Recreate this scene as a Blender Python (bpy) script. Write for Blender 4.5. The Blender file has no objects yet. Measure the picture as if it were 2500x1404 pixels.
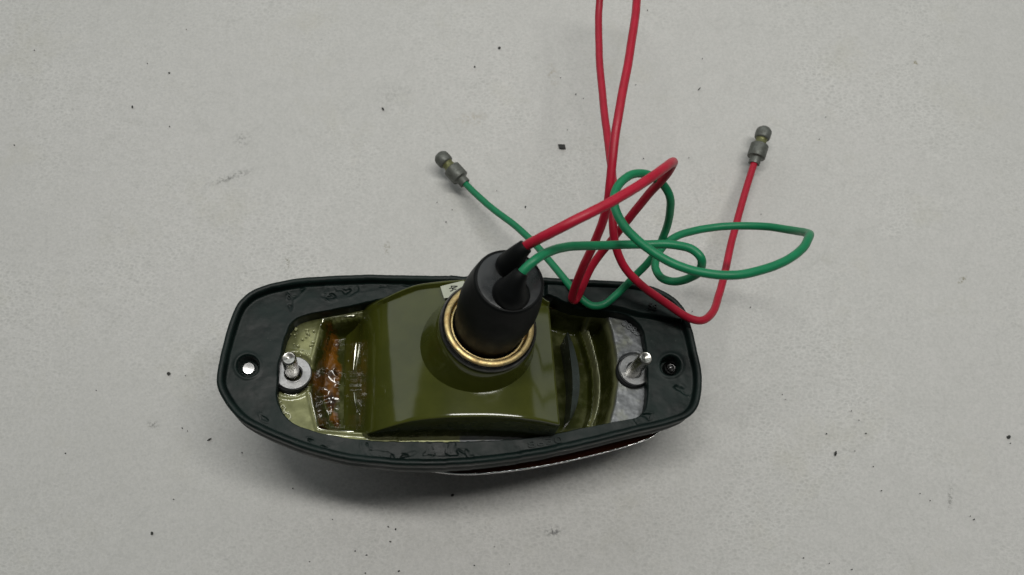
import bpy, bmesh, math, random
import numpy as np
from mathutils import Vector, Matrix, noise

random.seed(7)
CM = 0.01                      # everything below is measured in centimetres, the scene is in metres
S = bpy.context.scene
COL = S.collection

# ------------------------------------------------------------------ camera
F = 2050.0                     # focal length in photo pixels (photo 2500 x 1404)
TILT = math.radians(16)
RC = Matrix.Rotation(TILT, 3, 'X')
P0 = Vector((0, 0, 3.2))       # middle of the lamp's gasket, 3.2 cm above the table

def ray(px, py):
    return RC @ Vector(((px - 1250) / F, (702 - py) / F, -1.0))

CAM = P0 - ray(1120, 905) * 21.0
cd = bpy.data.cameras.new('camera')
cam = bpy.data.objects.new('camera', cd)
COL.objects.link(cam)
cam.location = CAM * CM
cam.rotation_euler = (TILT, 0, 0)
cd.sensor_width = 36
cd.lens = 36 * F / 2500
cd.clip_start = 0.005
cd.clip_end = 20
cd.dof.use_dof = True
cd.dof.focus_distance = 0.21
cd.dof.aperture_fstop = 30
S.camera = cam

# ------------------------------------------------------------------ light
w = bpy.data.worlds.new('World')
S.world = w
w.use_nodes = True
w.node_tree.nodes['Background'].inputs['Color'].default_value = (0.93, 1.0, 0.98, 1)
w.node_tree.nodes['Background'].inputs['Strength'].default_value = 0.045

def area(name, loc, target, sx, sy, power, color, roll=0.0):
    l = bpy.data.lights.new(name, 'AREA')
    l.shape = 'RECTANGLE'
    l.size, l.size_y = sx * CM, sy * CM
    l.energy = power
    l.color = color
    o = bpy.data.objects.new(name, l)
    COL.objects.link(o)
    loc, target = Vector(loc), Vector(target)
    z = (loc - target).normalized()
    x = Vector((math.cos(roll), math.sin(roll), 0))
    x = (x - z * x.dot(z)).normalized()
    y = z.cross(x)
    o.matrix_world = Matrix((x, y, z)).transposed().to_4x4()
    o.location = loc * CM
    return o

area('tube_lamp', (8, 12.6, 62), (0, 0, 0), 50, 5.6, 2.34, (1.0, 0.985, 0.94), math.radians(-9))
area('ceiling_panel', (-40, 104, 82), (0, 0, 0), 260, 84, 6.5, (0.95, 1.0, 1.0), 0.28)
area('side_fill_panel', (91, 49, 62), (0, 0, 0), 50, 46, 0.6, (0.95, 1.0, 1.0), 1.2)  # unseen panel added so the hump's right facet reflects something bright

S.view_settings.view_transform = 'Standard'
S.view_settings.look = 'None'
S.view_settings.exposure = 0
S.view_settings.gamma = 1
S.render.engine = 'CYCLES'

# ------------------------------------------------------------------ lamp frame
NAD = (1000, 1575)             # where the lamp's own normal vanishes below the frame
NL = -(ray(*NAD)).normalized()

def plane_hit(px, py, p, n):
    d = ray(px, py)
    return CAM + d * ((p - CAM).dot(n) / d.dot(n))

XL = (plane_hit(1545, 907, P0, NL) - plane_hit(713, 912, P0, NL)).normalized()
YL = NL.cross(XL)
LM = Matrix((XL, YL, NL)).transposed()      # local -> world
LMI = LM.transposed()

def L(px, py, z=0.0):          # point of the lamp's plane at local height z (cm, lamp frame)
    return LMI @ (plane_hit(px, py, P0 + NL * z, NL) - P0)

def Wd(px, py, h):             # point at world height h (cm)
    return plane_hit(px, py, Vector((0, 0, h)), Vector((0, 0, 1)))

def WL(px, py, h):             # the same, in the lamp frame
    return LMI @ (Wd(px, py, h) - P0)

# ------------------------------------------------------------------ mesh helpers
def finish(name, verts, faces, mat, parent=None, smooth=True, sharp=None, scale=CM, up=False):
    me = bpy.data.meshes.new(name)
    me.from_pydata([tuple(Vector(v) * scale) for v in verts], [], faces)
    me.validate()
    bm = bmesh.new()
    bm.from_mesh(me)
    bmesh.ops.recalc_face_normals(bm, faces=bm.faces)
    if up and sum(f.normal.z * f.calc_area() for f in bm.faces) < 0:      # open sheets face up
        bmesh.ops.reverse_faces(bm, faces=bm.faces)
    bm.to_mesh(me)
    bm.free()
    if smooth:
        me.polygons.foreach_set('use_smooth', [True] * len(me.polygons))
        if sharp:
            me.set_sharp_from_angle(angle=math.radians(sharp))
    me.materials.append(mat)
    o = bpy.data.objects.new(name, me)
    COL.objects.link(o)
    if parent:
        o.parent = parent
    return o

def catmull(pts, n, closed=False):
    P = [np.array(p, float) for p in pts]
    out = []
    m = len(P)
    segs = m if closed else m - 1
    for i in range(segs):
        if closed:
            p0, p1, p2, p3 = P[(i - 1) % m], P[i], P[(i + 1) % m], P[(i + 2) % m]
        else:
            p1, p2 = P[i], P[i + 1]
            p0 = P[i - 1] if i else 2 * p1 - p2
            p3 = P[i + 2] if i + 2 < m else 2 * p2 - p1
        # centripetal parametrisation keeps the bends clean
        t0 = 0.0
        t1 = t0 + max(np.linalg.norm(p1 - p0), 1e-6) ** 0.5
        t2 = t1 + max(np.linalg.norm(p2 - p1), 1e-6) ** 0.5
        t3 = t2 + max(np.linalg.norm(p3 - p2), 1e-6) ** 0.5
        for k in range(n):
            t = t1 + (t2 - t1) * k / n
            a1 = (t1 - t) / (t1 - t0) * p0 + (t - t0) / (t1 - t0) * p1
            a2 = (t2 - t) / (t2 - t1) * p1 + (t - t1) / (t2 - t1) * p2
            a3 = (t3 - t) / (t3 - t2) * p2 + (t - t2) / (t3 - t2) * p3
            b1 = (t2 - t) / (t2 - t0) * a1 + (t - t0) / (t2 - t0) * a2
            b2 = (t3 - t) / (t3 - t1) * a2 + (t - t1) / (t3 - t1) * a3
            out.append((t2 - t) / (t2 - t1) * b1 + (t - t1) / (t2 - t1) * b2)
    if not closed:
        out.append(P[-1])
    return out

def tube(pts, rad, sides=14, cap=True):
    pts = [Vector(p) for p in pts]
    n = len(pts)
    rads = [rad] * n if not hasattr(rad, '__len__') else rad
    T = [(pts[min(i + 1, n - 1)] - pts[max(i - 1, 0)]).normalized() for i in range(n)]
    u = T[0].orthogonal().normalized()
    V, Fc = [], []
    for i in range(n):
        u = (u - T[i] * u.dot(T[i])).normalized()
        v = T[i].cross(u)
        for k in range(sides):
            a = 2 * math.pi * k / sides
            V.append(pts[i] + (u * math.cos(a) + v * math.sin(a)) * rads[i])
    for i in range(n - 1):
        for k in range(sides):
            a, b = i * sides + k, i * sides + (k + 1) % sides
            Fc.append((a, b, b + sides, a + sides))
    if cap:
        Fc.append(tuple(range(sides))[::-1])
        Fc.append(tuple((n - 1) * sides + k for k in range(sides)))
    return V, Fc

def lathe(prof, org, axis, segs=96, close=False):
    axis = Vector(axis).normalized()
    u = axis.orthogonal().normalized()
    v = axis.cross(u)
    V, Fc = [], []
    for r, s in prof:
        for k in range(segs):
            a = 2 * math.pi * k / segs
            V.append(Vector(org) + axis * s + (u * math.cos(a) + v * math.sin(a)) * max(r, 1e-4))
    m = len(prof)
    for i in range(m if close else m - 1):
        j = (i + 1) % m
        for k in range(segs):
            k2 = (k + 1) % segs
            Fc.append((i * segs + k, i * segs + k2, j * segs + k2, j * segs + k))
    return V, Fc

def prof_smooth(p, n=4):
    return [tuple(q) for q in catmull(p, n)]

def join(*vf):
    V, Fc = [], []
    for v, f in vf:
        o = len(V)
        V += list(v)
        Fc += [tuple(i + o for i in q) for q in f]
    return V, Fc

def sdf(poly, X, Y):           # signed distance, negative inside
    P = np.asarray(poly, float)
    d = np.full(X.shape, 1e9)
    ins = np.zeros(X.shape, bool)
    for i in range(len(P)):
        a, b = P[i], P[(i + 1) % len(P)]
        e = b - a
        t = np.clip(((X - a[0]) * e[0] + (Y - a[1]) * e[1]) / max(e @ e, 1e-12), 0, 1)
        d = np.minimum(d, np.hypot(X - a[0] - t * e[0], Y - a[1] - t * e[1]))
        c = ((a[1] > Y) != (b[1] > Y)) & (X < (b[0] - a[0]) * (Y - a[1]) / (b[1] - a[1] + 1e-12) + a[0])
        ins ^= c
    return np.where(ins, -d, d)

def linedist(line, X, Y):
    P = np.asarray(line, float)
    d = np.full(X.shape, 1e9)
    for i in range(len(P) - 1):
        a, b = P[i], P[i + 1]
        e = b - a
        t = np.clip(((X - a[0]) * e[0] + (Y - a[1]) * e[1]) / max(e @ e, 1e-12), 0, 1)
        d = np.minimum(d, np.hypot(X - a[0] - t * e[0], Y - a[1] - t * e[1]))
    return d

def sst(a, b, x):
    t = np.clip((x - a) / (b - a), 0, 1)
    return t * t * (3 - 2 * t)

def fbm(x, y, sc, seed=0.0, octv=3):
    return noise.fractal(Vector((x * sc + seed, y * sc - seed, seed * 0.37)), 0.8, 2.1, octv)

def nz(X, Y, sc, seed=0.0, octv=3):
    return np.array([fbm(a, b, sc, seed, octv) for a, b in zip(X.ravel(), Y.ravel())]).reshape(X.shape)

# ------------------------------------------------------------------ materials
def mat(name, color=(0.5, 0.5, 0.5), rough=0.5, metal=0.0, spec=0.5, coat=0.0, coat_rough=0.05, trans=0.0, ior=1.5, sss=0.0):
    m = bpy.data.materials.new(name)
    m.use_nodes = True
    b = m.node_tree.nodes['Principled BSDF']
    b.inputs['Base Color'].default_value = (*color, 1)
    b.inputs['Roughness'].default_value = rough
    b.inputs['Metallic'].default_value = metal
    b.inputs['Specular IOR Level'].default_value = spec
    b.inputs['Coat Weight'].default_value = coat
    b.inputs['Coat Roughness'].default_value = coat_rough
    b.inputs['Transmission Weight'].default_value = trans
    b.inputs['IOR'].default_value = ior
    if sss:
        b.inputs['Subsurface Weight'].default_value = sss
        b.inputs['Subsurface Radius'].default_value = (0.004, 0.001, 0.0003)
    return m

class N:                       # small node-writing helper
    def __init__(s, m):
        s.t = m.node_tree
        s.b = s.t.nodes['Principled BSDF']
        s.co = s.add('ShaderNodeTexCoord').outputs['Object']

    def add(s, kind, **kw):
        n = s.t.nodes.new(kind)
        for k, v in kw.items():
            setattr(n, k, v)
        return n

    def set(s, sock, v):
        if isinstance(v, bpy.types.NodeSocket):
            s.t.links.new(v, sock)
        elif hasattr(v, '__len__') and len(v) == 3 and sock.type == 'RGBA':
            sock.default_value = (*v, 1)
        else:
            sock.default_value = v

    def noise(s, scale, detail=4, rough=0.55, vec=None, dist=0.0):   # scale in features per cm
        n = s.add('ShaderNodeTexNoise')
        s.set(n.inputs['Vector'], vec or s.co)
        s.set(n.inputs['Scale'], scale * 100)
        s.set(n.inputs['Detail'], detail)
        s.set(n.inputs['Roughness'], rough)
        s.set(n.inputs['Distortion'], dist)
        return n.outputs['Fac']

    def voro(s, scale, feature='F1', vec=None, out='Distance', rand=1.0):
        n = s.add('ShaderNodeTexVoronoi', feature=feature)
        s.set(n.inputs['Vector'], vec or s.co)
        s.set(n.inputs['Scale'], scale * 100)
        s.set(n.inputs['Randomness'], rand)
        return n.outputs[out]

    def math(s, op, a, b=0.0, clamp=False):
        n = s.add('ShaderNodeMath', operation=op, use_clamp=clamp)
        s.set(n.inputs[0], a)
        s.set(n.inputs[1], b)
        return n.outputs[0]

    def ramp(s, f, lo, hi, a=0.0, b=1.0):
        n = s.add('ShaderNodeMapRange', clamp=True)
        for k, v in zip(('Value', 'From Min', 'From Max', 'To Min', 'To Max'), (f, lo, hi, a, b)):
            s.set(n.inputs[k], v)
        return n.outputs[0]

    def mix(s, f, a, b, blend='MIX'):
        n = s.add('ShaderNodeMix', data_type='RGBA', blend_type=blend)
        s.set(n.inputs[0], f)
        s.set(n.inputs[6], a)
        s.set(n.inputs[7], b)
        return n.outputs[2]

    def bump(s, h, strength, dist_cm, prev=None):
        n = s.add('ShaderNodeBump')
        s.set(n.inputs['Height'], h)
        s.set(n.inputs['Strength'], strength)
        s.set(n.inputs['Distance'], dist_cm * CM)
        if prev:
            s.set(n.inputs['Normal'], prev)
        return n.outputs['Normal']

    def attr(s, name):
        return s.add('ShaderNodeAttribute', attribute_name=name).outputs['Fac']

    def out(s, **kw):
        for k, v in kw.items():
            s.set(s.b.inputs[k.replace('_', ' ')], v)

# --- pale grey leatherette
M_mat = mat('leatherette', (0.55, 0.55, 0.53), 0.62, spec=0.3)
n = N(M_mat)
warp = n.add('ShaderNodeVectorMath', operation='MULTIPLY_ADD')
wn = n.add('ShaderNodeTexNoise')
n.set(wn.inputs['Vector'], n.co)
n.set(wn.inputs['Scale'], 130.0)
n.set(warp.inputs[0], wn.outputs['Color'])
n.set(warp.inputs[1], (0.0028, 0.0028, 0.0))
n.set(warp.inputs[2], n.co)
st = n.add('ShaderNodeMapping')
n.set(st.inputs['Vector'], warp.outputs[0])
st.inputs['Scale'].default_value = (0.8, 1.25, 1)
st.inputs['Rotation'].default_value = (0, 0, 0.35)
wv = st.outputs[0]
cell = n.voro(7.5, 'DISTANCE_TO_EDGE', wv)
cellb = n.voro(7.5, 'F1', wv, 'Color')
patch = n.ramp(n.noise(0.16, 4, 0.6), 0.42, 0.60)            # where the grain is still deep
patch2 = n.ramp(n.noise(0.5, 3, 0.6), 0.35, 0.65)
deep = n.math('MULTIPLY', patch, n.ramp(patch2, 0, 1, 0.35, 1.0))
groove = n.ramp(cell, 0.02, 0.16)
sepc = n.add('ShaderNodeSeparateColor')
n.set(sepc.inputs[0], cellb)
cellrnd = sepc.outputs[0]
fine = n.noise(13, 6, 0.75)
big = n.noise(0.09, 3, 0.5)
mott = n.noise(1.6, 5, 0.7)
c = n.mix(big, (0.600, 0.598, 0.572), (0.662, 0.648, 0.630))
c = n.mix(n.ramp(mott, 0.35, 0.7, 0.0, 0.12), c, (0.43, 0.44, 0.405))
# slightly darker dots inside the light net
f1 = n.voro(7.5, 'F1', wv)
spot = n.ramp(f1, 0.12, 0.52, 1.0, 0.0)
dots = n.math('MULTIPLY', n.math('MULTIPLY', spot, n.ramp(cellrnd, 0.1, 0.9, 0.25, 1.0)), n.ramp(deep, 0, 1, 0.15, 1.25))
c = n.mix(n.math('MULTIPLY', dots, 0.30), c, (0.37, 0.375, 0.355))
net = n.math('MULTIPLY', n.ramp(cell, 0.03, 0.14, 1.0, 0.0), n.ramp(deep, 0, 1, 0.12, 1.0))
c = n.mix(n.math('MULTIPLY', net, 0.42), c, (0.78, 0.775, 0.745))
c = n.mix(n.ramp(fine, 0.40, 0.75, 0.0, 0.42), c, (0.34, 0.35, 0.33))
# fine peppering of dirt in the grain
pep = n.ramp(n.voro(4.2, 'F1', wv), 0.05, 0.09, 1.0, 0.0)
c = n.mix(n.math('MULTIPLY', pep, n.ramp(n.noise(0.7, 2), 0.55, 0.7, 0.0, 0.3)), c, (0.25, 0.25, 0.23))
wr = n.ramp(n.voro(1.15, 'DISTANCE_TO_EDGE', n.co), 0.0, 0.05, 1.0, 0.0)
wr = n.math('MULTIPLY', wr, n.ramp(n.noise(0.8, 3, 0.6), 0.48, 0.66))
c = n.mix(n.math('MULTIPLY', wr, 0.16), c, (0.36, 0.36, 0.34))
# yellowish stains
c = n.mix(n.ramp(n.noise(0.3, 5, 0.7), 0.55, 0.75, 0.0, 0.25), c, (0.50, 0.48, 0.37))
# scuffs at known places (cm on the table)
def scuff(c, px, py, rx, ry, rot, col, k, sc):
    p = Wd(px, py, 0) * CM
    mp = n.add('ShaderNodeMapping', vector_type='TEXTURE')
    n.set(mp.inputs['Vector'], n.co)
    mp.inputs['Location'].default_value = (p.x, p.y, 0)
    mp.inputs['Rotation'].default_value = (0, 0, rot)
    mp.inputs['Scale'].default_value = (rx * CM, ry * CM, 1)
    ln = n.add('ShaderNodeVectorMath', operation='LENGTH')
    n.set(ln.inputs[0], mp.outputs[0])
    msk = n.ramp(ln.outputs['Value'], 0.25, 1.0, 1.0, 0.0)
    sp = n.ramp(n.noise(sc, 4, 0.75), 0.47, 0.60)
    return n.mix(n.math('MULTIPLY', n.math('MULTIPLY', msk, sp), k), c, col)
for a in [(560, 432, 0.9, 0.16, 0.35, (0.13, 0.13, 0.12), 0.7, 9), (590, 340, 0.35, 0.35, 0, (0.2, 0.2, 0.19), 0.5, 9),
          (1350, 1298, 0.3, 0.16, 0.1, (0.1, 0.1, 0.1), 0.9, 14), (2236, 152, 0.14, 0.1, 0, (0.2, 0.17, 0.06), 0.9, 9),
          (2350, 682, 0.22, 0.1, 0.7, (0.16, 0.14, 0.05), 0.9, 12), (945, 604, 0.12, 0.25, 0, (0.2, 0.18, 0.1), 0.8, 12),
          (700, 640, 0.1, 0.3, 0, (0.16, 0.15, 0.09), 0.9, 12), (373, 1036, 0.22, 0.14, 0, (0.14, 0.14, 0.13), 0.7, 14),
          (2322, 1215, 0.1, 0.5, -0.2, (0.15, 0.15, 0.14), 0.6, 14), (1350, 180, 0.2, 0.5, 0.2, (0.36, 0.3, 0.2), 0.5, 8),
          (1150, 290, 0.6, 0.3, 0.2, (0.42, 0.38, 0.3), 0.5, 6), (960, 235, 0.9, 0.7, 0.2, (0.38, 0.38, 0.36), 0.4, 8)]:
    c = scuff(c, *a)
hb = n.math('MULTIPLY', spot, n.ramp(deep, 0, 1, 0.12, 1.0))
nb = n.bump(n.math('SUBTRACT', 1.0, hb), 0.55, 0.014)
nb = n.bump(fine, 0.3, 0.012, nb)
nb = n.bump(cell, n.ramp(deep, 0, 1, 0.15, 0.6), 0.02, nb)
nb = n.bump(n.noise(0.35, 2, 0.5), 0.12, 0.12, nb)
n.out(Base_Color=c, Normal=nb, Roughness=n.ramp(mott, 0.3, 0.7, 0.55, 0.7))

# --- black rubber of the gasket
def rubber(name, base, dust, rough, bump_k, seed=0.0):
    m = mat(name, base, rough, spec=0.26)
    n = N(m)
    a = n.noise(1.1, 5, 0.65)
    b = n.noise(9, 4, 0.7)
    c = n.mix(n.ramp(a, 0.35, 0.7), base, dust)
    c = n.mix(n.ramp(n.voro(3.1), 0.02, 0.06, 0.5, 0.0), c, (0.12, 0.12, 0.11))
    nb = n.bump(b, bump_k, 0.02)
    nb = n.bump(n.noise(2.2, 3, 0.6), 0.12, 0.05, nb)
    n.out(Base_Color=c, Normal=nb, Roughness=n.ramp(a, 0.3, 0.75, rough - 0.1, rough + 0.12))
    return m
M_rub = rubber('black_rubber', (0.0024, 0.0064, 0.0055), (0.0060, 0.0165, 0.0140), 0.50, 0.08)
M_boot = mat('boot_rubber', (0.010, 0.011, 0.011), 0.36, spec=0.15)
n = N(M_boot)
n.out(Normal=n.bump(n.noise(6, 4, 0.7), 0.12, 0.015), Roughness=n.ramp(n.noise(1.5, 4), 0.35, 0.7, 0.45, 0.62),
      Base_Color=n.mix(n.noise(2, 5, 0.7), (0.002, 0.0024, 0.0024), (0.004, 0.0048, 0.0048)))
M_cap = mat('boot_cap_rubber', (0.010, 0.012, 0.013), 0.3, spec=0.75)  # same boot rubber, the top's brighter reflection put into a paler, shinier copy
n = N(M_cap)
n.out(Normal=n.bump(n.noise(3, 3, 0.6), 0.12, 0.02), Roughness=n.ramp(n.noise(2.2, 4), 0.35, 0.7, 0.24, 0.42))
M_ink = mat('black_rubber_mark', (0.004, 0.005, 0.005), 0.6, spec=0.3)

# --- cast housing under olive lacquer; attribute lacquer: 0 bare casting, 0.5 thin, 1 thick and darkened as recess shade
M_house = mat('lacquered_casting', (0.05, 0.06, 0.015), 0.35, spec=0.5, coat=0.8, coat_rough=0.04)
n = N(M_house)
lac = n.math('ADD', n.attr('lacquer'), n.ramp(n.noise(2.2, 4, 0.6), 0.3, 0.7, -0.1, 0.1), clamp=True)
peb = n.noise(11, 3, 0.6)
bare = n.mix(n.noise(3.5, 5, 0.7), (0.085, 0.092, 0.096), (0.175, 0.182, 0.19))
thin = n.mix(n.noise(2.5, 4, 0.6), (0.235, 0.245, 0.095), (0.37, 0.38, 0.20))
thick = n.mix(n.noise(1.8, 4, 0.6), (0.022, 0.027, 0.003), (0.036, 0.041, 0.007))  # lacquer of the recesses, their shade put into a darker tone
c = n.mix(n.ramp(lac, 0.0, 0.5), bare, thin)
c = n.mix(n.ramp(lac, 0.5, 1.0), c, thick)
met = n.ramp(lac, 0.1, 0.9, 0.55, 0.0)
nb = n.bump(peb, n.ramp(lac, 0.2, 0.95, 0.20, 0.04), 0.02)
nb = n.bump(n.noise(2.0, 3, 0.5), 0.2, 0.05, nb)
n.set(n.b.inputs['Specular IOR Level'], n.ramp(lac, 0.0, 1.0, 0.5, 0.03))
n.out(Base_Color=c, Metallic=met, Normal=nb, Roughness=n.ramp(lac, 0.0, 1.0, 0.45, 0.32), Coat_Weight=n.ramp(lac, 0.1, 0.5, 0.1, 0.9))
n.set(n.b.inputs['Coat Normal'], n.bump(n.noise(1.4, 3, 0.5), 0.08, 0.05))

M_hump = mat('olive_lacquer', (0.05, 0.06, 0.014), 0.5, spec=0.04, coat=1.0, coat_rough=0.11)
n = N(M_hump)
c = n.mix(n.ramp(n.noise(0.9, 5, 0.65), 0.3, 0.7), (0.041, 0.048, 0.005), (0.064, 0.071, 0.010))
c = n.mix(n.ramp(n.noise(14, 2), 0.70, 0.78, 0, 0.6), c, (0.02, 0.022, 0.006))
n.out(Base_Color=c, Normal=n.bump(n.noise(8, 4, 0.6), 0.06, 0.03))
n.set(n.b.inputs['Coat Normal'], n.bump(n.noise(0.9, 2, 0.5), 0.12, 0.06))

M_glue = mat('brown_varnish', (0.10, 0.03, 0.004), 0.3, spec=0.2, coat=1.0, coat_rough=0.05)
n = N(M_glue)
c = n.mix(n.ramp(n.noise(2.2, 4, 0.7), 0.38, 0.62), (0.022, 0.009, 0.002), (0.19, 0.075, 0.006))
c = n.mix(n.ramp(n.math('ADD', n.attr('thickness'), n.ramp(n.noise(5, 3), 0.3, 0.7, -0.4, 0.4)), 0.1, 0.7), (0.045, 0.046, 0.007), c)
n.out(Base_Color=c, Normal=n.bump(n.noise(3, 2, 0.5), 0.12, 0.05))
M_bub = mat('varnish_bead', (0.36, 0.37, 0.19), 0.25, spec=0.5, coat=0.6)
M_glint = mat('glint_metal', (0.80, 0.80, 0.68), 0.24, 1.0)  # pale metal used for the white glints along lacquer edges

# --- metals
def metal(name, base, rough, b2=None, sc=8, bump=0.15, metal_k=1.0, grime=0.25):
    m = mat(name, base, rough, metal_k)
    n = N(m)
    f = n.noise(sc, 4, 0.7)
    c_ = n.mix(n.ramp(f, 0.3, 0.7), base, b2 or tuple(x * 0.7 for x in base))
    c_ = n.mix(n.ramp(n.noise(sc * 1.7, 5, 0.75, dist=0.6), 0.55, 0.68, 0.0, grime), c_, (0.05, 0.045, 0.035))
    n.out(Base_Color=c_,
          Roughness=n.ramp(f, 0.3, 0.7, rough * 0.8, rough * 1.3), Normal=n.bump(n.noise(sc * 2, 3), bump, 0.01))
    return m
M_zinc = metal('zinc_washer', (0.54, 0.54, 0.54), 0.36, (0.34, 0.34, 0.34), grime=0.5)
M_stud = metal('bright_stud', (0.52, 0.51, 0.48), 0.26, (0.40, 0.39, 0.36), 5, 0.05, grime=0.1)
M_gold = metal('passivated_ring', (0.74, 0.62, 0.31), 0.46, (0.50, 0.34, 0.15), 3.5, 0.35, grime=0.7)
M_steel = metal('grey_ring', (0.20, 0.20, 0.20), 0.33, (0.10, 0.10, 0.10), 5)
M_bullet = metal('dull_bullet', (0.17, 0.18, 0.165), 0.5, (0.095, 0.10, 0.085), 6, 0.3, 0.35, 0.5)
M_brass = metal('tarnished_brass', (0.21, 0.215, 0.085), 0.5, (0.12, 0.125, 0.06), 6, 0.2, 0.4, 0.5)
M_chrome = mat('chrome_rim', (0.9, 0.9, 0.9), 0.2, 1.0)
M_amber = mat('amber_lens', (0.036, 0.007, 0.0006), 0.5, spec=0.06)
M_dark = metal('dark_screw', (0.10, 0.10, 0.10), 0.25, (0.05, 0.05, 0.05), 5)

def wire_mat(name, a, b):
    m = mat(name, a, 0.42, spec=0.4)
    n = N(m)
    n.out(Base_Color=n.mix(n.ramp(n.noise(3.0, 4, 0.6), 0.3, 0.7), a, b), Normal=n.bump(n.noise(10, 3), 0.06, 0.01),
          Roughness=n.ramp(n.noise(5, 3), 0.3, 0.7, 0.36, 0.5))
    return m
M_red = wire_mat('red_insulation', (0.46, 0.010, 0.036), (0.38, 0.008, 0.026))
M_green = wire_mat('green_insulation', (0.008, 0.215, 0.090), (0.007, 0.180, 0.075))
M_paper = mat('paper_tape', (0.44, 0.46, 0.37), 0.6)
n = N(M_paper)
n.out(Base_Color=n.mix(n.noise(5, 4, 0.7), (0.36, 0.38, 0.29), (0.52, 0.54, 0.45)))
M_pen = mat('black_pen', (0.012, 0.012, 0.015), 0.5)
M_crumb = mat('dark_crumb', (0.026, 0.027, 0.024), 0.7)

# ------------------------------------------------------------------ table
def table():
    bm = bmesh.new()
    bmesh.ops.create_grid(bm, x_segments=90, y_segments=70, size=0.5)
    for v in bm.verts:
        v.co.x *= 1.1
        v.co.y *= 0.9
        x, y = v.co.x * 100, v.co.y * 100
        v.co.z = (fbm(x, y, 0.06, 3.1, 2) * 0.03 - 0.03) * CM
    me = bpy.data.meshes.new('table_top')
    bm.to_mesh(me)
    bm.free()
    me.polygons.foreach_set('use_smooth', [True] * len(me.polygons))
    me.materials.append(M_mat)
    o = bpy.data.objects.new('table_top', me)
    COL.objects.link(o)
    o['kind'] = 'structure'
    o['label'] = 'pale grey grained leatherette covering, lightly stained'
table()

# ------------------------------------------------------------------ the lamp
lamp = bpy.data.objects.new('indicator_lamp', None)
COL.objects.link(lamp)
lamp.matrix_world = Matrix.Translation(P0 * CM) @ LM.to_4x4()
lamp['label'] = 'vehicle lamp lying lens down with black gasket, olive housing and trailing red and green wires'
lamp['category'] = 'indicator lamp'

def polar(pts_px, z, ang, closed=True):
    q = catmull(pts_px, 14, closed) if closed else catmull(pts_px, 14)
    P = [L(a, b, z) for a, b in q]
    th = np.array([math.atan2(p.y, p.x) for p in P]) % (2 * math.pi)
    r = np.array([math.hypot(p.x, p.y) for p in P])
    o = np.argsort(th)
    return np.interp(ang, th[o], r[o], period=2 * math.pi)

OUT = [(527, 935), (533, 880), (545, 830), (560, 782), (580, 738), (612, 708), (650, 693), (700, 682), (760, 674), (830, 670), (900, 668),
       (1000, 670), (1120, 671), (1250, 672), (1330, 675), (1420, 680), (1500, 684), (1560, 690), (1610, 703), (1650, 726), (1676, 758),
       (1690, 800), (1703, 850), (1714, 900), (1716, 945), (1709, 985), (1688, 1013), (1645, 1032), (1560, 1053), (1480, 1073),
       (1400, 1092), (1300, 1112), (1200, 1127), (1100, 1135), (1000, 1136), (900, 1129), (842, 1121), (750, 1098), (694, 1078),
       (637, 1053), (585, 1023), (550, 985)]
INN = [(676, 930), (678, 890), (688, 850), (696, 815), (710, 788), (740, 770), (800, 757), (860, 744), (935, 727), (1010, 716), (1120, 708), (1230, 708),
       (1330, 722), (1385, 746), (1420, 754), (1500, 762), (1545, 776), (1568, 800), (1578, 840), (1582, 890), (1583, 950), (1579, 995),
       (1562, 1016), (1490, 1032), (1420, 1046), (1330, 1066), (1200, 1077), (1100, 1080), (1000, 1079), (920, 1077), (850, 1070), (770, 1054), (716, 1034), (686, 1005), (674, 965)]
NA = 1400
ANG = np.linspace(0, 2 * math.pi, NA, endpoint=False)
# spend more samples on the long sides: warp the angle so arc length is even
r0 = polar(OUT, 0.25, ANG)
xy = np.stack([r0 * np.cos(ANG), r0 * np.sin(ANG)], 1)
sl = np.r_[0, np.cumsum(np.linalg.norm(np.diff(np.r_[xy, xy[:1]], axis=0), axis=1))]
ANG = np.interp(np.linspace(0, sl[-1], NA, endpoint=False), sl, np.r_[ANG, 2 * math.pi])
RO = polar(OUT, 0.25, ANG)
RI = polar(INN, 0.0, ANG)
ragged = np.array([noise.fractal(Vector((math.cos(a) * 9, math.sin(a) * 9, 1.7)), 0.8, 2.0, 4) for a in ANG])
RO = RO + 0.012 * ragged
RI = RI + 0.018 * np.array([noise.fractal(Vector((math.cos(a) * 14, math.sin(a) * 14, 5.7)), 0.8, 2.0, 4) for a in ANG])
xo = np.stack([RO * np.cos(ANG), RO * np.sin(ANG)], 1)

def inset_r(d):                # polar radius of the outline moved inward by d along its normal
    t = np.roll(xo, -3, 0) - np.roll(xo, 3, 0)
    nrm = np.stack([t[:, 1], -t[:, 0]], 1)
    nrm /= np.linalg.norm(nrm, axis=1)[:, None]
    p = xo - nrm * d
    th = np.arctan2(p[:, 1], p[:, 0]) % (2 * math.pi)
    r = np.linalg.norm(p, axis=1)
    o = np.argsort(th)
    return np.interp(ANG, th[o], r[o], period=2 * math.pi)

def px_of(x, y, z):            # photo position of a lamp-frame point, used to place marks by eye
    p = RC.transposed() @ ((LM @ Vector((x, y, z)) + P0) - CAM)
    return 1250 + F * p.x / -p.z, 702 - F * p.y / -p.z

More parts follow.
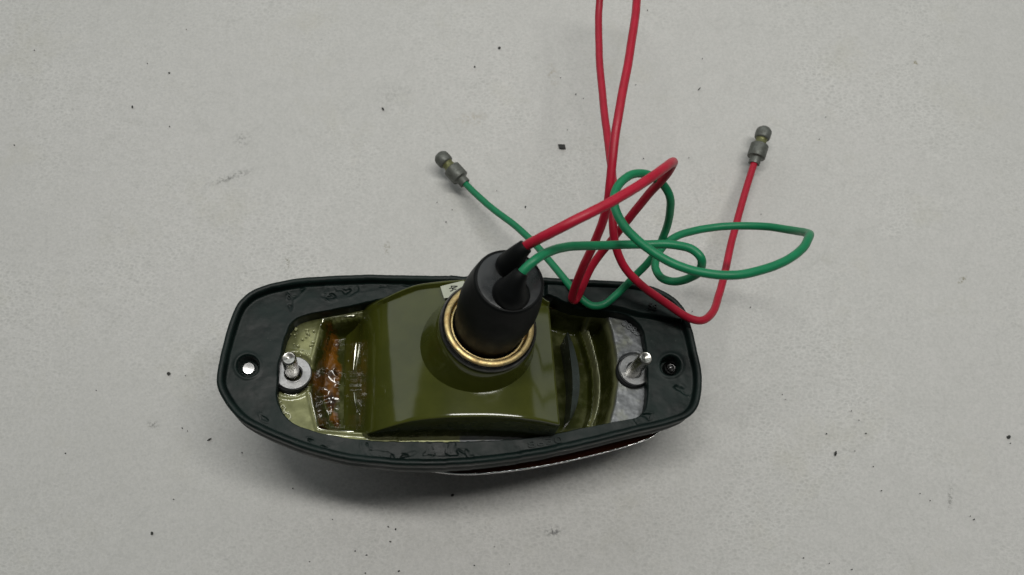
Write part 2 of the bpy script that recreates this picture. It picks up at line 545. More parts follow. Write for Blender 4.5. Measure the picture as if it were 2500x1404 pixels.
def gasket():
    rings, zs = [], []
    for d, z in ((0.12, -0.94), (0.055, -0.90), (0.04, -0.7), (0.01, -0.48), (0.015, -0.40), (0.065, -0.30), (0.065, -0.20), (0.01, -0.10), (0.0, 0.17), (0.02, 0.225), (0.06, 0.245), (0.105, 0.24),
                 (0.145, 0.215), (0.160, 0.17), (0.170, 0.06), (0.18, 0.01), (0.21, 0.0)):
        rings.append(inset_r(d))
        zs.append(np.full(NA, z) + (0.012 * ragged if z > 0.1 else 0))
    ra, k = rings[-1], 34
    for i in range(1, k + 1):
        rings.append(ra + (RI - ra) * i / k)
        zs.append(np.zeros(NA))
    nflat = (16, 16 + k)
    for d, z in ((0.02, -0.03), (0.025, -0.12), (0.025, -0.50)):
        rings.append(RI - d)
        zs.append(np.full(NA, z))
    R, Z = np.array(rings), np.array(zs)
    X, Y = R * np.cos(ANG), R * np.sin(ANG)
    # relief on the flange
    a, b = nflat
    xs, ys = X[a - 1:b], Y[a - 1:b]
    PX, PY = np.zeros(xs.shape), np.zeros(xs.shape)
    for i in range(xs.shape[0]):
        for j in range(NA):
            PX[i, j], PY[i, j] = px_of(xs[i, j], ys[i, j], 0)
    n1 = nz(xs, ys, 1.5, 2.2, 3)
    n2 = nz(xs, ys, 7.0, 9.2, 3)
    dz = 0.014 * n1 + 0.003 * n2
    wob = 7 * nz(PX / 40, PY / 40, 1.0, 4.0, 2)
    dep = 0.6 + 0.7 * np.clip(nz(PX / 60, PY / 60, 1.0, 14.0, 2), -0.6, 1)
    # raised pad at the upper right, its step running to the lip
    step = [(1330, 600), (1330, 745), (1450, 752), (1500, 757), (1565, 773), (1640, 787), (1760, 800), (1760, 600)]
    dz += 0.20 * sst(3, -5, sdf(step, PX, PY) + wob * 0.3)
    # torn and missing skin: shallow patches with sharp rims
    tears = [[(704, 712), (716, 730), (728, 722), (748, 700), (705, 706)], [(705, 725), (714, 730), (712, 750), (708, 760), (705, 745)],
             [(795, 700), (812, 724), (802, 728), (835, 722), (860, 708), (850, 702), (820, 698)],
             [(980, 690), (1012, 698), (1030, 692), (1000, 684)], [(885, 1080), (894, 1086), (900, 1106), (912, 1118), (905, 1122), (890, 1108), (886, 1092)],
             [(900, 1102), (960, 1110), (1015, 1098), (1024, 1106), (1000, 1120), (920, 1122)], [(1118, 1096), (1140, 1094), (1158, 1112), (1175, 1122), (1150, 1124), (1130, 1104)],
             [(635, 1012), (648, 1018), (652, 1026), (640, 1022)], [(755, 1074), (790, 1084), (800, 1096), (770, 1096)],
             [(1548, 1016), (1590, 1010), (1606, 1018), (1580, 1034), (1556, 1034)], [(1640, 944), (1652, 940), (1690, 962), (1700, 974), (1672, 964)],
             [(1028, 1080), (1110, 1080), (1116, 1110), (1030, 1112)], [(790, 722), (900, 690), (940, 700), (880, 716), (810, 730)]]
    part = 0.15 + 0.85 * sst(-0.15, 0.2, nz(PX / 26, PY / 26, 1.0, 21.0, 2))
    for i, t in enumerate(tears):
        s = sdf(t, PX, PY) + wob
        dz += -(0.05 if i not in (11, 12) else 0.025) * dep * sst(2.5, -2.5, s) * part + 0.008 * part * np.exp(-((s - 4) / 3.0) ** 2)
    # the two fixing holes
    for hx, hy, hr in ((605, 893, 25), (1637, 892, 23)):
        s = np.hypot(PX - hx, PY - hy) - hr
        dz = np.where(s < 6, dz - 0.42 * sst(2.0, -3.0, s), dz) + 0.02 * np.exp(-((s - 6) / 4) ** 2)
    fade = np.ones(xs.shape[0])
    fade[0] = 0.3
    Z[a - 1:b] += dz * fade[:, None]
    Z[b] += dz[-1]
    Z[b + 1] += dz[-1] * 0.7
    V = [(X[i, j], Y[i, j], Z[i, j]) for i in range(len(R)) for j in range(NA)]
    Fc = [(i * NA + j, i * NA + (j + 1) % NA, (i + 1) * NA + (j + 1) % NA, (i + 1) * NA + j) for i in range(len(R) - 1) for j in range(NA)]
    return finish('gasket', V, Fc, M_rub, lamp, up=True)
gas = gasket()

# ---- markings made from the built-in letters
def marking(text, pa, pb, h, z, m, parent, thick=0.03, name='embossed_marking', slant=0.0):
    """letters running from photo point pa to pb on the lamp plane at height z, h = letter height in cm"""
    cu = bpy.data.curves.new(name, 'FONT')
    cu.body = text
    cu.size = 1.0
    cu.extrude = 0.5
    cu.resolution_u = 3
    tmp = bpy.data.objects.new('tmp', cu)
    COL.objects.link(tmp)
    dg = bpy.context.evaluated_depsgraph_get()
    me = bpy.data.meshes.new_from_object(tmp.evaluated_get(dg))
    bpy.data.objects.remove(tmp)
    bpy.data.curves.remove(cu)
    xs = [v.co.x for v in me.vertices]
    x0, x1 = min(xs), max(xs)
    A, B = L(*pa, z), L(*pb, z)
    d = B - A
    d.z = 0
    ln = d.length
    d.normalize()
    u = Vector((-d.y, d.x, 0))
    for v in me.vertices:
        p = A + d * ((v.co.x - x0) / (x1 - x0) * ln) + u * (v.co.y * h / 0.7) + Vector((0, 0, v.co.z * thick))
        v.co = p * CM
    me.materials.clear()
    me.materials.append(m)
    me.name = name
    o = bpy.data.objects.new(name, me)
    COL.objects.link(o)
    o.parent = parent
    return o

marking('58', (1582, 753), (1603, 759), 0.18, 0.235, M_ink, gas, 0.04)
marking('J2III', (1034, 1106), (1104, 1106), 0.20, -0.02, M_rub, gas, 0.05)
marking('8630', (1290, 1094), (1374, 1080), 0.16, 0.01, M_rub, gas, 0.05)

# ---- cast housing floor as one relief
def lp(pts, z):
    return [tuple(L(a, b, z))[:2] for a, b in pts]

TL = lp(catmull([(788, 779), (868, 766)], 1) + [(960, 750), (960, 1064), (866, 1057), (778, 1049), (768, 1010), (757, 965), (756, 930), (762, 890), (773, 840)], -0.38)
TR = lp([(1340, 742), (1395, 758), (1480, 771), (1493, 810), (1504, 870), (1507, 930), (1500, 985), (1486, 1034), (1420, 1047), (1340, 1062)], -0.38)
MIDT = lp([(900, 770), (1400, 770), (1400, 1050), (900, 1050)], -0.38)
ridge = lp(catmull([(1430, 790), (1446, 840), (1460, 900), (1464, 950), (1458, 1000), (1444, 1044)], 6), -0.95)
ridge2 = lp(catmull([(1420, 800), (1436, 850), (1447, 900), (1450, 950), (1446, 1000), (1434, 1042)], 6), -0.95)
IN_XY = [(r * math.cos(a), r * math.sin(a)) for r, a in zip(RI[::10] + 0.16, ANG[::10])]
ST_L, ST_R = L(714, 913, -0.38), L(1549, 905, -0.38)

def housing():
    hx = np.arange(-5.2, 5.2, 0.026)
    hy = np.arange(-2.3, 2.3, 0.026)
    X, Y = np.meshgrid(hx, hy)
    Z = np.full(X.shape, -0.36)
    Z += -0.9 * sst(0.03, -0.28, sdf(TL, X, Y))
    Z += -1.1 * sst(0.04, -0.22, sdf(TR, X, Y))
    Z = np.where(sdf(MIDT, X, Y) < 0, np.minimum(Z, -1.3), Z)
    for q, hgt, wd in ((ridge, 0.55, 0.06), (ridge2, 0.42, 0.035)):
        Z += hgt * np.exp(-(linedist(q, X, Y) / wd) ** 2) * sst(-0.04, -0.30, sdf(TR, X, Y))
    Z -= 0.07 * Y * (Z < -1.0)                       # both recesses deepen towards the upper side
    # thick run of lacquer along the trough rims
    sl_ = sdf(TL, X, Y)
    Z += 0.045 * np.exp(-((sl_ - 0.03) / 0.04) ** 2) * (X < -1.5)
    Z -= 0.06 * (Y + 0.3) * (X < -1.5) * (sdf(TL, X, Y) > -0.05)
    # counterbore round each stud
    dl = np.hypot(X - ST_L.x, Y - ST_L.y)
    Z += -0.10 * sst(0.56, 0.50, dl) * (sdf(TL, X, Y) > -0.06)
    Z += 0.03 * np.exp(-((dl - 0.60) / 0.05) ** 2) * (sdf(TL, X, Y) > 0)
    dr = np.hypot(X - ST_R.x, Y - ST_R.y)
    Z += -0.05 * sst(0.50, 0.46, dr) * (sdf(TR, X, Y) > 0)
    left = (X < -1.5) & (sdf(TL, X, Y) > 0)
    Z += left * 0.006 * nz(X, Y, 3.0, 1.1, 2)
    Z += (X > 2) * (sdf(TR, X, Y) > 0) * 0.008 * nz(X, Y, 6.0, 7.1, 2)
    keep = sdf(IN_XY, X, Y) < 0.05
    ny, nx = X.shape
    idx = -np.ones(X.shape, int)
    V = []
    for i in range(ny):
        for j in range(nx):
            if keep[i, j]:
                idx[i, j] = len(V)
                V.append((X[i, j], Y[i, j], Z[i, j]))
    Fc = [(idx[i, j], idx[i, j + 1], idx[i + 1, j + 1], idx[i + 1, j]) for i in range(ny - 1) for j in range(nx - 1)
          if min(idx[i, j], idx[i, j + 1], idx[i + 1, j + 1], idx[i + 1, j]) >= 0]
    o = finish('housing', V, Fc, M_house, lamp, up=True)
    tl, tr = sdf(TL, X, Y), sdf(TR, X, Y)
    lac = np.where(X < 0, 0.5 + 0.5 * sst(0.02, -0.05, tl), sst(0.05, -0.08, tr))
    rd = np.exp(-(linedist(ridge, X, Y) / 0.06) ** 2)  # ridge crest turned to bare metal, its glint put into the material
    lac = np.where(X > 0, lac - 0.75 * rd * (tr < 0), lac)
    # the upper left corner of the ledge carries more lacquer
    edge = sdf(IN_XY, X, Y)
    lac = np.where((X < -1.5) & (Y > 0.6) & (tl > 0), np.clip(lac + 0.35 * sst(-0.62, -0.30, edge + 0.1 * np.sin(X * 7)), 0, 1), lac)
    lac = np.where((X < -1.5) & (Y < -0.3) & (tl > 0), lac + 0.18, lac)
    at = o.data.attributes.new('lacquer', 'FLOAT', 'POINT')
    vals = np.zeros(len(V))
    vals[idx[keep]] = lac[keep]
    at.data.foreach_set('value', vals)
    return o
hou = housing()
marking('CASTL', (715, 1020), (678, 966), 0.20, -0.32, M_bub, hou, 0.09)
marking('0883', (1516, 792), (1558, 822), 0.17, -0.34, M_house, hou, 0.06)

# ---- humped bulb housing
PRO = [  # front edge px, back edge px, local height
    (826, 1058, 834, 806, -1.42), (837, 1058, 845, 797, -1.20), (850, 1059, 858, 786, -1.04), (866, 1060, 874, 771, -0.74), (882, 1059, 890, 758, -0.30), (903, 1055, 912, 744, 0.17), (938, 1044, 944, 727, 0.55), (1000, 1027, 1010, 700, 0.93),
    (1065, 1019, 1065, 691, 1.14), (1130, 1016, 1125, 686, 1.27), (1200, 1015, 1190, 684, 1.33), (1265, 1018, 1250, 690, 1.31),
    (1320, 1025, 1297, 709, 1.20), (1362, 1034, 1337, 737, 1.05)]
pc = [(*L(a, b, z), *L(c_, d, z)) for a, b, c_, d, z in PRO]
PC = catmull(pc, 10)
XZ = np.array([((p[0] + p[3]) / 2, p[2]) for p in PC])

def hump_z(x):
    return float(np.interp(x, XZ[:, 0], XZ[:, 1]))

def hump():
    foot_f = L(1130, 1080, -0.45).y
    foot_b = L(1130, 715, -0.45).y
    secs = []
    for xf, yf, zf, xb, yb, zb in PC:
        s = []
        ff, fb = min(foot_f, yf - 0.03), max(foot_b, yb + 0.02)
        zl = min(-0.7, zf - 0.15)
        for t in np.linspace(0, 1, 7):
            s.append((xf, ff + (yf - 0.02 - ff) * t, zl + (zf - 0.03 - zl) * t))
        for a in (30, 60, 90):
            s.append((xf, yf - 0.02 + 0.03 * (1 - math.cos(math.radians(a))), zf - 0.03 + 0.03 * math.sin(math.radians(a))))
        for t in np.linspace(0.02, 0.98, 40):
            s.append((xf + (xb - xf) * t, yf + 0.01 + (yb - yf - 0.02) * t, zf - 0.09 * t - 0.16 * max(0.0, t - 0.5) ** 2))
        for a in (90, 60, 30):
            s.append((xb, yb + 0.05 - 0.06 * (1 - math.cos(math.radians(a))), zb - 0.06 + 0.06 * math.sin(math.radians(a))))
        for t in np.linspace(1, 0, 5):
            s.append((xb, fb + (yb + 0.05 - fb) * t, zl + (zb - 0.06 - zl) * t))
        secs.append(s)
    last = secs[-1]
    for dx, dzz in ((0.03, -0.012), (0.055, -0.04), (0.065, -0.09), (0.075, -0.5), (0.09, -1.2), (0.1, -2.4)):
        secs.append([(x + dx, y, max(z + dzz, -1.5)) for x, y, z in last])
    m = len(secs[0])
    V = [p for s in secs for p in s]
    Fc = [(i * m + j, i * m + j + 1, (i + 1) * m + j + 1, (i + 1) * m + j) for i in range(len(secs) - 1) for j in range(m - 1)]
    return finish('bulb_housing', V, Fc, M_hump, lamp, sharp=60, up=True)
hmp = hump()

# grey crescent standing in for a reflection on the hump's right side wall
def crescent():
    a = catmull([(1388, 812), (1402, 850), (1413, 900), (1415, 950), (1408, 990), (1396, 1022)], 8)
    b = catmull([(1384, 812), (1390, 850), (1396, 900), (1398, 950), (1395, 990), (1391, 1022)], 8)
    top = [L(*p, -0.55) for p in a] + [L(*p, -0.40) for p in b][::-1]
    m = len(top)
    V = top + [Vector((p.x, p.y, -1.5)) for p in top]
    k = len(a)
    Fc = [(i, i + 1, m - 2 - i, m - 1 - i) for i in range(k - 1)] + [(i, (i + 1) % m, (i + 1) % m + m, i + m) for i in range(m)]
    return finish('reflection_crescent', V, Fc, metal('crescent_grey', (0.055, 0.07, 0.066), 0.3, (0.035, 0.042, 0.038), 4, 0.1, 0.0), lamp, sharp=40)
crescent()

# ---- neck, rings and boot share one axis
A0, A1 = L(1195, 790, 2.2), L(1243, 687, 4.3)
AX = (A1 - A0).normalized()
HB = (A1 - A0).length

nk = lathe(prof_smooth([(1.42, -1.40), (1.34, -1.12), (1.27, -0.86), (1.21, -0.60), (1.17, -0.36), (1.13, -0.24), (1.08, -0.2), (0.8, -0.22)]), A0, AX)
finish('socket_neck', *nk, M_hump, lamp, sharp=60, up=True)
rg = lathe([(1.02, -0.24), (1.10, -0.22), (1.135, -0.17), (1.135, -0.10), (1.10, -0.055), (1.075, -0.07), (1.06, -0.09), (1.05, -0.03), (1.02, -0.02), (0.95, -0.05)], A0, AX)
ring = finish('socket_collar', *rg, M_steel, lamp, sharp=40, up=True)
gd = lathe([(1.045, -0.08), (1.052, 0.0), (1.035, 0.024), (0.93, 0.034), (0.912, 0.02), (0.908, -0.03), (0.903, -0.11), (0.893, -0.125), (0.875, -0.09), (0.845, -0.085), (0.82, -0.12), (0.80, -0.3)], A0, AX)
finish('gold_ring', *gd, M_gold, lamp, sharp=50, up=True)

bp = prof_smooth([(0.79, -0.35), (0.80, 0.0), (0.838, 0.35), (0.872, 0.8), (0.872, 1.15), (0.84, 1.5), (0.79, 1.8), (0.745, 2.02)], 5)
s0 = HB - 2.02
bp = [(r, q + s0 * max(0.0, q) / 2.02) for r, q in bp] + [(0.725, HB + 0.03), (0.70, HB + 0.045), (0.675, HB + 0.04)]
boot = finish('rubber_boot', *lathe(bp, A0, AX), M_boot, lamp, sharp=60, up=True)
finish('boot_top', *lathe([(0.68, HB + 0.03), (0.66, HB + 0.035), (0.45, HB + 0.028), (0.0, HB + 0.02)], A0, AX), M_cap, boot, up=True)

def top_pt(px, py, up):        # a point on the boot's top disc, raised by up
    c0 = A0 + AX * (HB + 0.02 + up)
    C = LMI @ (CAM - P0)
    d = LMI @ ray(px, py)
    return C + d * ((c0 - C).dot(AX) / d.dot(AX))

S1 = [top_pt(1245, 655, -0.1), top_pt(1247, 645, 0.12), top_pt(1256, 630, 0.38), top_pt(1270, 614, 0.62), top_pt(1284, 601, 0.74)]
S2 = [top_pt(1246, 722, -0.1), top_pt(1248, 712, 0.12), top_pt(1255, 696, 0.32), top_pt(1265, 678, 0.50), top_pt(1275, 664, 0.60)]
for P, rr in ((S1, [0.34, 0.30, 0.235, 0.185, 0.155]), (S2, [0.42, 0.37, 0.27, 0.19, 0.145])):
    q = catmull([(*p, r) for p, r in zip(P, rr)], 6)
    finish('wire_sleeve', *tube([p[:3] for p in q], [p[3] for p in q], 28), M_boot, boot)

# ---- wires (photo position, world height in cm)
def wire(name, head, pts, rad, m):
    P = [tuple(p) for p in head] + [tuple(WL(a, b, h)) for a, b, h in pts]
    q = [Vector(p) for p in catmull(P, 7)]
    for i in range(12, len(q) - 12):              # slight waviness of a used wire
        q[i] = q[i] + 0.018 * noise.noise_vector(q[i] * 0.9) + 0.006 * noise.noise_vector(q[i] * 3.1)
    return finish(name, *tube(q, rad, 16), m, lamp), Vector(q[-1]), (Vector(q[-1]) - Vector(q[-4])).normalized()

RED = [(1340, 571, 8.3), (1400, 541, 8.5), (1480, 500, 8.4), (1560, 454, 8.0), (1612, 417, 7.6), (1638, 398, 7.1), (1643, 400, 6.6), (1628, 424, 6.2),
       (1590, 466, 5.5), (1540, 527, 4.7), (1490, 590, 3.9), (1446, 650, 3.4), (1421, 703, 3.1), (1412, 724, 2.98), (1404, 734, 2.96), (1397, 731, 3.05), (1400, 712, 3.35),
       (1424, 650, 4.3), (1450, 595, 5.0), (1471, 545, 5.5), (1484, 495, 5.9), (1491, 430, 6.2), (1499, 360, 6.4), (1514, 260, 6.5), (1535, 140, 6.2), (1550, 50, 5.8),
       (1555, -20, 5.4), (1545, -110, 4.8), (1508, -150, 4.2), (1478, -100, 3.5), (1466, -20, 3.0), (1461, 60, 2.8), (1464, 150, 3.0), (1474, 260, 3.5), (1486, 350, 4.0),
       (1494, 420, 4.4), (1497, 480, 4.6), (1496, 550, 4.5), (1505, 610, 4.2), (1526, 655, 3.9), (1572, 701, 3.6), (1630, 744, 3.2), (1682, 776, 2.95), (1712, 782, 2.85),
       (1738, 764, 2.6), (1757, 715, 2.1), (1772, 650, 1.7), (1786, 590, 1.4), (1802, 530, 1.1), (1822, 460, 0.8), (1842, 396, 0.55)]
GRN = [(1305, 636, 7.9), (1340, 615, 7.7), (1400, 601, 7.1), (1480, 598, 6.5), (1560, 597, 6.2), (1640, 597, 6.2), (1688, 609, 6.3), (1712, 633, 6.3), (1708, 663, 5.9),
       (1685, 679, 5.5), (1648, 688, 5.0), (1614, 678, 4.6), (1599, 650, 4.4), (1609, 615, 4.3), (1645, 581, 4.1), (1710, 560, 3.9), (1790, 552, 3.9), (1870, 554, 4.2), (1940, 564, 4.9),
       (1972, 570, 5.6), (1977, 578, 6.1), (1957, 610, 6.5), (1900, 645, 6.9), (1800, 671, 7.2), (1700, 663, 7.2), (1620, 632, 7.15), (1560, 590, 7.05), (1517, 542, 6.9),
       (1499, 497, 6.8), (1507, 457, 6.6), (1536, 430, 6.4), (1576, 425, 6.1), (1611, 443, 5.8), (1634, 477, 5.5), (1636, 520, 5.0), (1622, 570, 4.3), (1595, 625, 3.7), (1545, 680, 3.2),
       (1505, 720, 2.98), (1474, 744, 2.9), (1446, 747, 2.9), (1416, 726, 2.9), (1385, 690, 2.85), (1340, 635, 2.5), (1300, 590, 2.1), (1255, 549, 1.7), (1200, 507, 1.2), (1160, 472, 0.85), (1133, 445, 0.6)]
red, rend, rdir = wire('red_wire', [S1[3], S1[4]], RED, 0.105, M_red)
grn, gend, gdir = wire('green_wire', [S2[3], S2[4]], GRN, 0.098, M_green)

def bullet(parent, org, tip_px, h, k):
    d = (WL(*tip_px, h) - org)
    ln = d.length
    d.normalize()
    o = org - d * 0.06
    f = ln / 1.05
    body = prof_smooth([(0.118, 0.0), (0.165, 0.0)], 1) + [(0.172, 0.03), (0.168, 0.17 * f), (0.195, 0.19 * f), (0.262, 0.20 * f), (0.272, 0.22 * f), (0.274, 0.36 * f), (0.270, 0.565 * f), (0.245, 0.585 * f), (0.20, 0.60 * f)]
    b = finish('bullet_connector', *lathe(body, o, d, 32), M_bullet, parent, sharp=28)
    waist = [(0.20, 0.595 * f), (0.19, 0.62 * f), (0.172, 0.66 * f), (0.166, 0.70 * f), (0.172, 0.745 * f), (0.19, 0.765 * f)]
    w_ = finish('connector_waist', *lathe(waist, o, d, 32), M_brass, parent, sharp=60)
    head = [(0.175, 0.755 * f), (0.222, 0.775 * f), (0.236, 0.82 * f), (0.240, 0.92 * f), (0.228, 1.02 * f), (0.18, 1.07 * f), (0.135, 1.105 * f), (0.09, 1.11 * f), (0.07, 1.095 * f), (0.06, 1.04 * f), (0.0, 1.03 * f)]
    finish('connector_head', *lathe(prof_smooth(head, 2), o, d, 32), M_bullet, parent, sharp=60)
bullet(red, rend, (1868, 312), 0.62, 1)
bullet(grn, gend, (1071, 377), 0.65, 1)

# ---- studs with washers
def washer(c, nrm, r1, r0_, t):
    b = 0.03
    p = [(r0_, -t), (r1 - b, -t), (r1, -t + b), (r1, -b), (r1 - b, 0), (r0_ + b, 0), (r0_, -b)]
    return lathe(p, c, nrm, 64, True)

def stud(base_px, tip_px, wash_px, zt, tiltv, rw):
    B, T = L(*base_px, -0.38), L(*tip_px, zt)
    ax = (T - B).normalized()
    ln = (T - B).length
    r = 0.172
    nt = 22
    p = [(r, -0.4)] + [(r - (0.002 if i % 2 else 0.0), (ln - 0.06) * i / nt) for i in range(nt + 1)] + [(r, ln - 0.05), (r - 0.012, ln - 0.02), (r - 0.035, ln), (r - 0.06, ln - 0.005), (0.07, ln - 0.03), (0.0, ln - 0.045)]
    s = finish('stud', *lathe(p, B, ax, 40), M_stud, lamp, sharp=40)
    W_ = L(*wash_px, -0.24)
    nv = Vector((tiltv[0], tiltv[1], 1)).normalized()
    finish('washer', *washer(W_, nv, rw, 0.20, 0.07), M_zinc, s, sharp=35)
    finish('black_ring', *washer(W_ - nv * 0.075 + Vector((-0.035, -0.03, 0)), nv, rw + 0.01, 0.22, 0.13), M_ink, s, sharp=35)  # black ring below the washer, shifted to the lower left
stud((716, 915), (705, 874), (716, 910), 0.85, (0.04, 0.10), 0.45)
stud((1539, 913), (1577, 873), (1550, 903), 0.85, (0.10, 0.05), 0.43)

# added mirror disc tilted to flash the lamp under the left hole, dark hollow screw under the right one
def disc(name, px, z, r, nrm, m, dome=0.02, hollow=False):
    c_ = L(*px, z)
    p = [(r + 0.03, -0.25), (r, -0.02), (r - 0.02, 0.0), (r * 0.6, dome * 0.7), (0.0, dome)]
    if hollow:
        p = [(r + 0.03, -0.2), (r, 0.0), (r - 0.03, 0.02), (r - 0.06, 0.0), (r - 0.075, -0.06), (0.07, -0.07), (0.06, 0.03), (0.0, 0.05)]
    return finish(name, *lathe(p, c_, nrm, 32), m, lamp, sharp=40)
cdir = (LMI @ (CAM - (LM @ L(606, 899, -0.3) + P0))).normalized()
tdir = (LMI @ (Vector((10, 66, 150)) - (LM @ L(606, 899, -0.3) + P0))).normalized()
disc('glint_disc', (607, 899), -0.30, 0.155, (cdir + tdir).normalized(), M_chrome, 0.004)
disc('screw', (1640, 897), -0.27, 0.19, (0, 0, 1), M_dark, hollow=True)

# ---- brown varnish pooled in the left recess
def glue():
    region = lp([(798, 800), (816, 796), (830, 815), (826, 850), (834, 890), (833, 945), (824, 985), (836, 1030), (832, 1048), (808, 1046), (792, 1005), (780, 965), (748, 956), (738, 940), (768, 925), (780, 895), (786, 845)], -0.95)
    xs = [p[0] for p in region]
    ys = [p[1] for p in region]
    X, Y = np.meshgrid(np.arange(min(xs) - .1, max(xs) + .1, 0.018), np.arange(min(ys) - .1, max(ys) + .1, 0.018))
    s = sdf(region, X, Y) + 0.10 * nz(X, Y, 3.0, 2.0, 3)
    base = -0.36 - 0.9 * sst(0.03, -0.28, sdf(TL, X, Y)) - 0.06
    base -= 0.07 * Y * (base < -1.0)
    lump = sst(0.0, -0.25, s) * (0.05 + 0.10 * np.clip(nz(X, Y, 1.3, 8.0, 2) + 0.2, 0, 1) + 0.007 * nz(X, Y, 4.5, 5.0, 2))
    Z = base + np.where(s < 0, 0.055 + lump + 0.012 * sst(0, -0.06, s), 0.04)
    ny, nx = X.shape
    idx = -np.ones(X.shape, int)
    V = []
    for i in range(ny):
        for j in range(nx):
            if s[i, j] < 0.02:
                idx[i, j] = len(V)
                V.append((X[i, j], Y[i, j], Z[i, j]))
    Fc = [(idx[i, j], idx[i, j + 1], idx[i + 1, j + 1], idx[i + 1, j]) for i in range(ny - 1) for j in range(nx - 1)
          if min(idx[i, j], idx[i, j + 1], idx[i + 1, j + 1], idx[i + 1, j]) >= 0]
    o = finish('varnish_residue', V, Fc, M_glue, lamp, up=True)
    at = o.data.attributes.new('thickness', 'FLOAT', 'POINT')
    at.data.foreach_set('value', [float(q) for q in sst(0.0, -0.16, s)[idx >= 0]])
    return o
glue()

# two bright metal strips standing in for glints on the hump's left flank
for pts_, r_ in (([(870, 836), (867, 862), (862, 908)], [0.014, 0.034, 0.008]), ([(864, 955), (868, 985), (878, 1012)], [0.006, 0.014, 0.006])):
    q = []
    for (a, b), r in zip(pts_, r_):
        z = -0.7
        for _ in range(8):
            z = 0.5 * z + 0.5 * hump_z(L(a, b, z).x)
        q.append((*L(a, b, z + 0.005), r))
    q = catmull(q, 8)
    finish('glint_strip', *tube([p[:3] for p in q], [p[3] for p in q], 10), M_glint, hmp)

# bright metal strips laid as the glints along the left recess rims
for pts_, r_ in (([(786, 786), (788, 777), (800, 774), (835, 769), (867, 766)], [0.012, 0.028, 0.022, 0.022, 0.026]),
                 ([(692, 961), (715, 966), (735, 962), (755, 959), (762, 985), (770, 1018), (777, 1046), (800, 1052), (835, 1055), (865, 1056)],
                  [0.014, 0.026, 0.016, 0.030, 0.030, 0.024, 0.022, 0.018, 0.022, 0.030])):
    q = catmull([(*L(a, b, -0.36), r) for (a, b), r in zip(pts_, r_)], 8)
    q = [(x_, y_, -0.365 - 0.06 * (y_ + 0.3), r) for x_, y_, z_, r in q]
    finish('glint_strip', *tube([p[:3] for p in q], [p[3] for p in q], 10), M_glint, hou)

# small beads of lacquer on the left ledge, joined
def beads():
    parts = []
    rnd = random.Random(3)
    spots = [(rnd.uniform(700, 775), rnd.uniform(800, 872)) for _ in range(34)] + [(840, 1062), (836, 1066), (857, 1066), (768, 1048), (838, 1060)]
    for a, b in spots:
        r = rnd.uniform(0.018, 0.045)
        c_ = L(a, b, -0.37)
        if a < 790 and sdf(TL, np.array([c_.x]), np.array([c_.y]))[0] < 0.05:
            continue
        parts.append(lathe([(r, -0.02), (r * 0.8, r * 0.35), (r * 0.4, r * 0.55), (0, r * 0.6)], c_, (0, 0, 1), 10))
    o = finish('lacquer_beads', *join(*parts), M_bub, hou)
    o['kind'] = 'stuff'
beads()

# ---- scrap of paper tape with a pen mark
def tape():
    q = [(1075, 700), (1132, 686), (1150, 720), (1084, 729)]
    c4 = []
    for a, b in q:
        z = 1.25
        for _ in range(6):
            z = hump_z(L(a, b, z).x) + 0.03
        c4.append(L(a, b, z))
    V, Fc, k = [], [], 8
    for lift in (0.004, 0.02):
        for i in range(k + 1):
            for j in range(k + 1):
                u, v = i / k, j / k
                p = (c4[0] * (1 - u) + c4[1] * u) * (1 - v) + (c4[3] * (1 - u) + c4[2] * u) * v
                V.append(Vector((p.x, p.y, hump_z(p.x) + 0.03 + lift)))
    m = (k + 1) ** 2
    for i in range(k):
        for j in range(k):
            a = i * (k + 1) + j
            Fc += [(a, a + 1, a + k + 2, a + k + 1), (m + a, m + a + k + 1, m + a + k + 2, m + a + 1)]
    rim = [i for i in range(k + 1)] + [i * (k + 1) + k for i in range(1, k + 1)] + [k * (k + 1) + j for j in range(k - 1, -1, -1)] + [i * (k + 1) for i in range(k - 1, 0, -1)]
    for a, b in zip(rim, rim[1:] + rim[:1]):
        Fc.append((a, b, b + m, a + m))
    o = finish('paper_label', V, Fc, M_paper, lamp, sharp=30)
    st = [((1101, 698.5), (1117, 698.5)), ((1117, 699), (1104, 704)), ((1101.5, 698), (1106, 709)), ((1097, 704.5), (1102, 703)), ((1099, 711), (1105, 709)), ((1104, 705.5), (1114, 705.8))]
    parts = []
    for (a, b), (c_, d) in st:
        pts = []
        for t in (0, 0.5, 1):
            p = L(a + (c_ - a) * t, b + (d - b) * t, 1.28)
            z = hump_z(p.x) + 0.055
            p = L(a + (c_ - a) * t, b + (d - b) * t, z)
            pts.append(Vector((p.x, p.y, hump_z(p.x) + 0.052)))
        parts.append(tube(pts, 0.012, 6))
    finish('pen_mark', *join(*parts), M_pen, o)
tape()

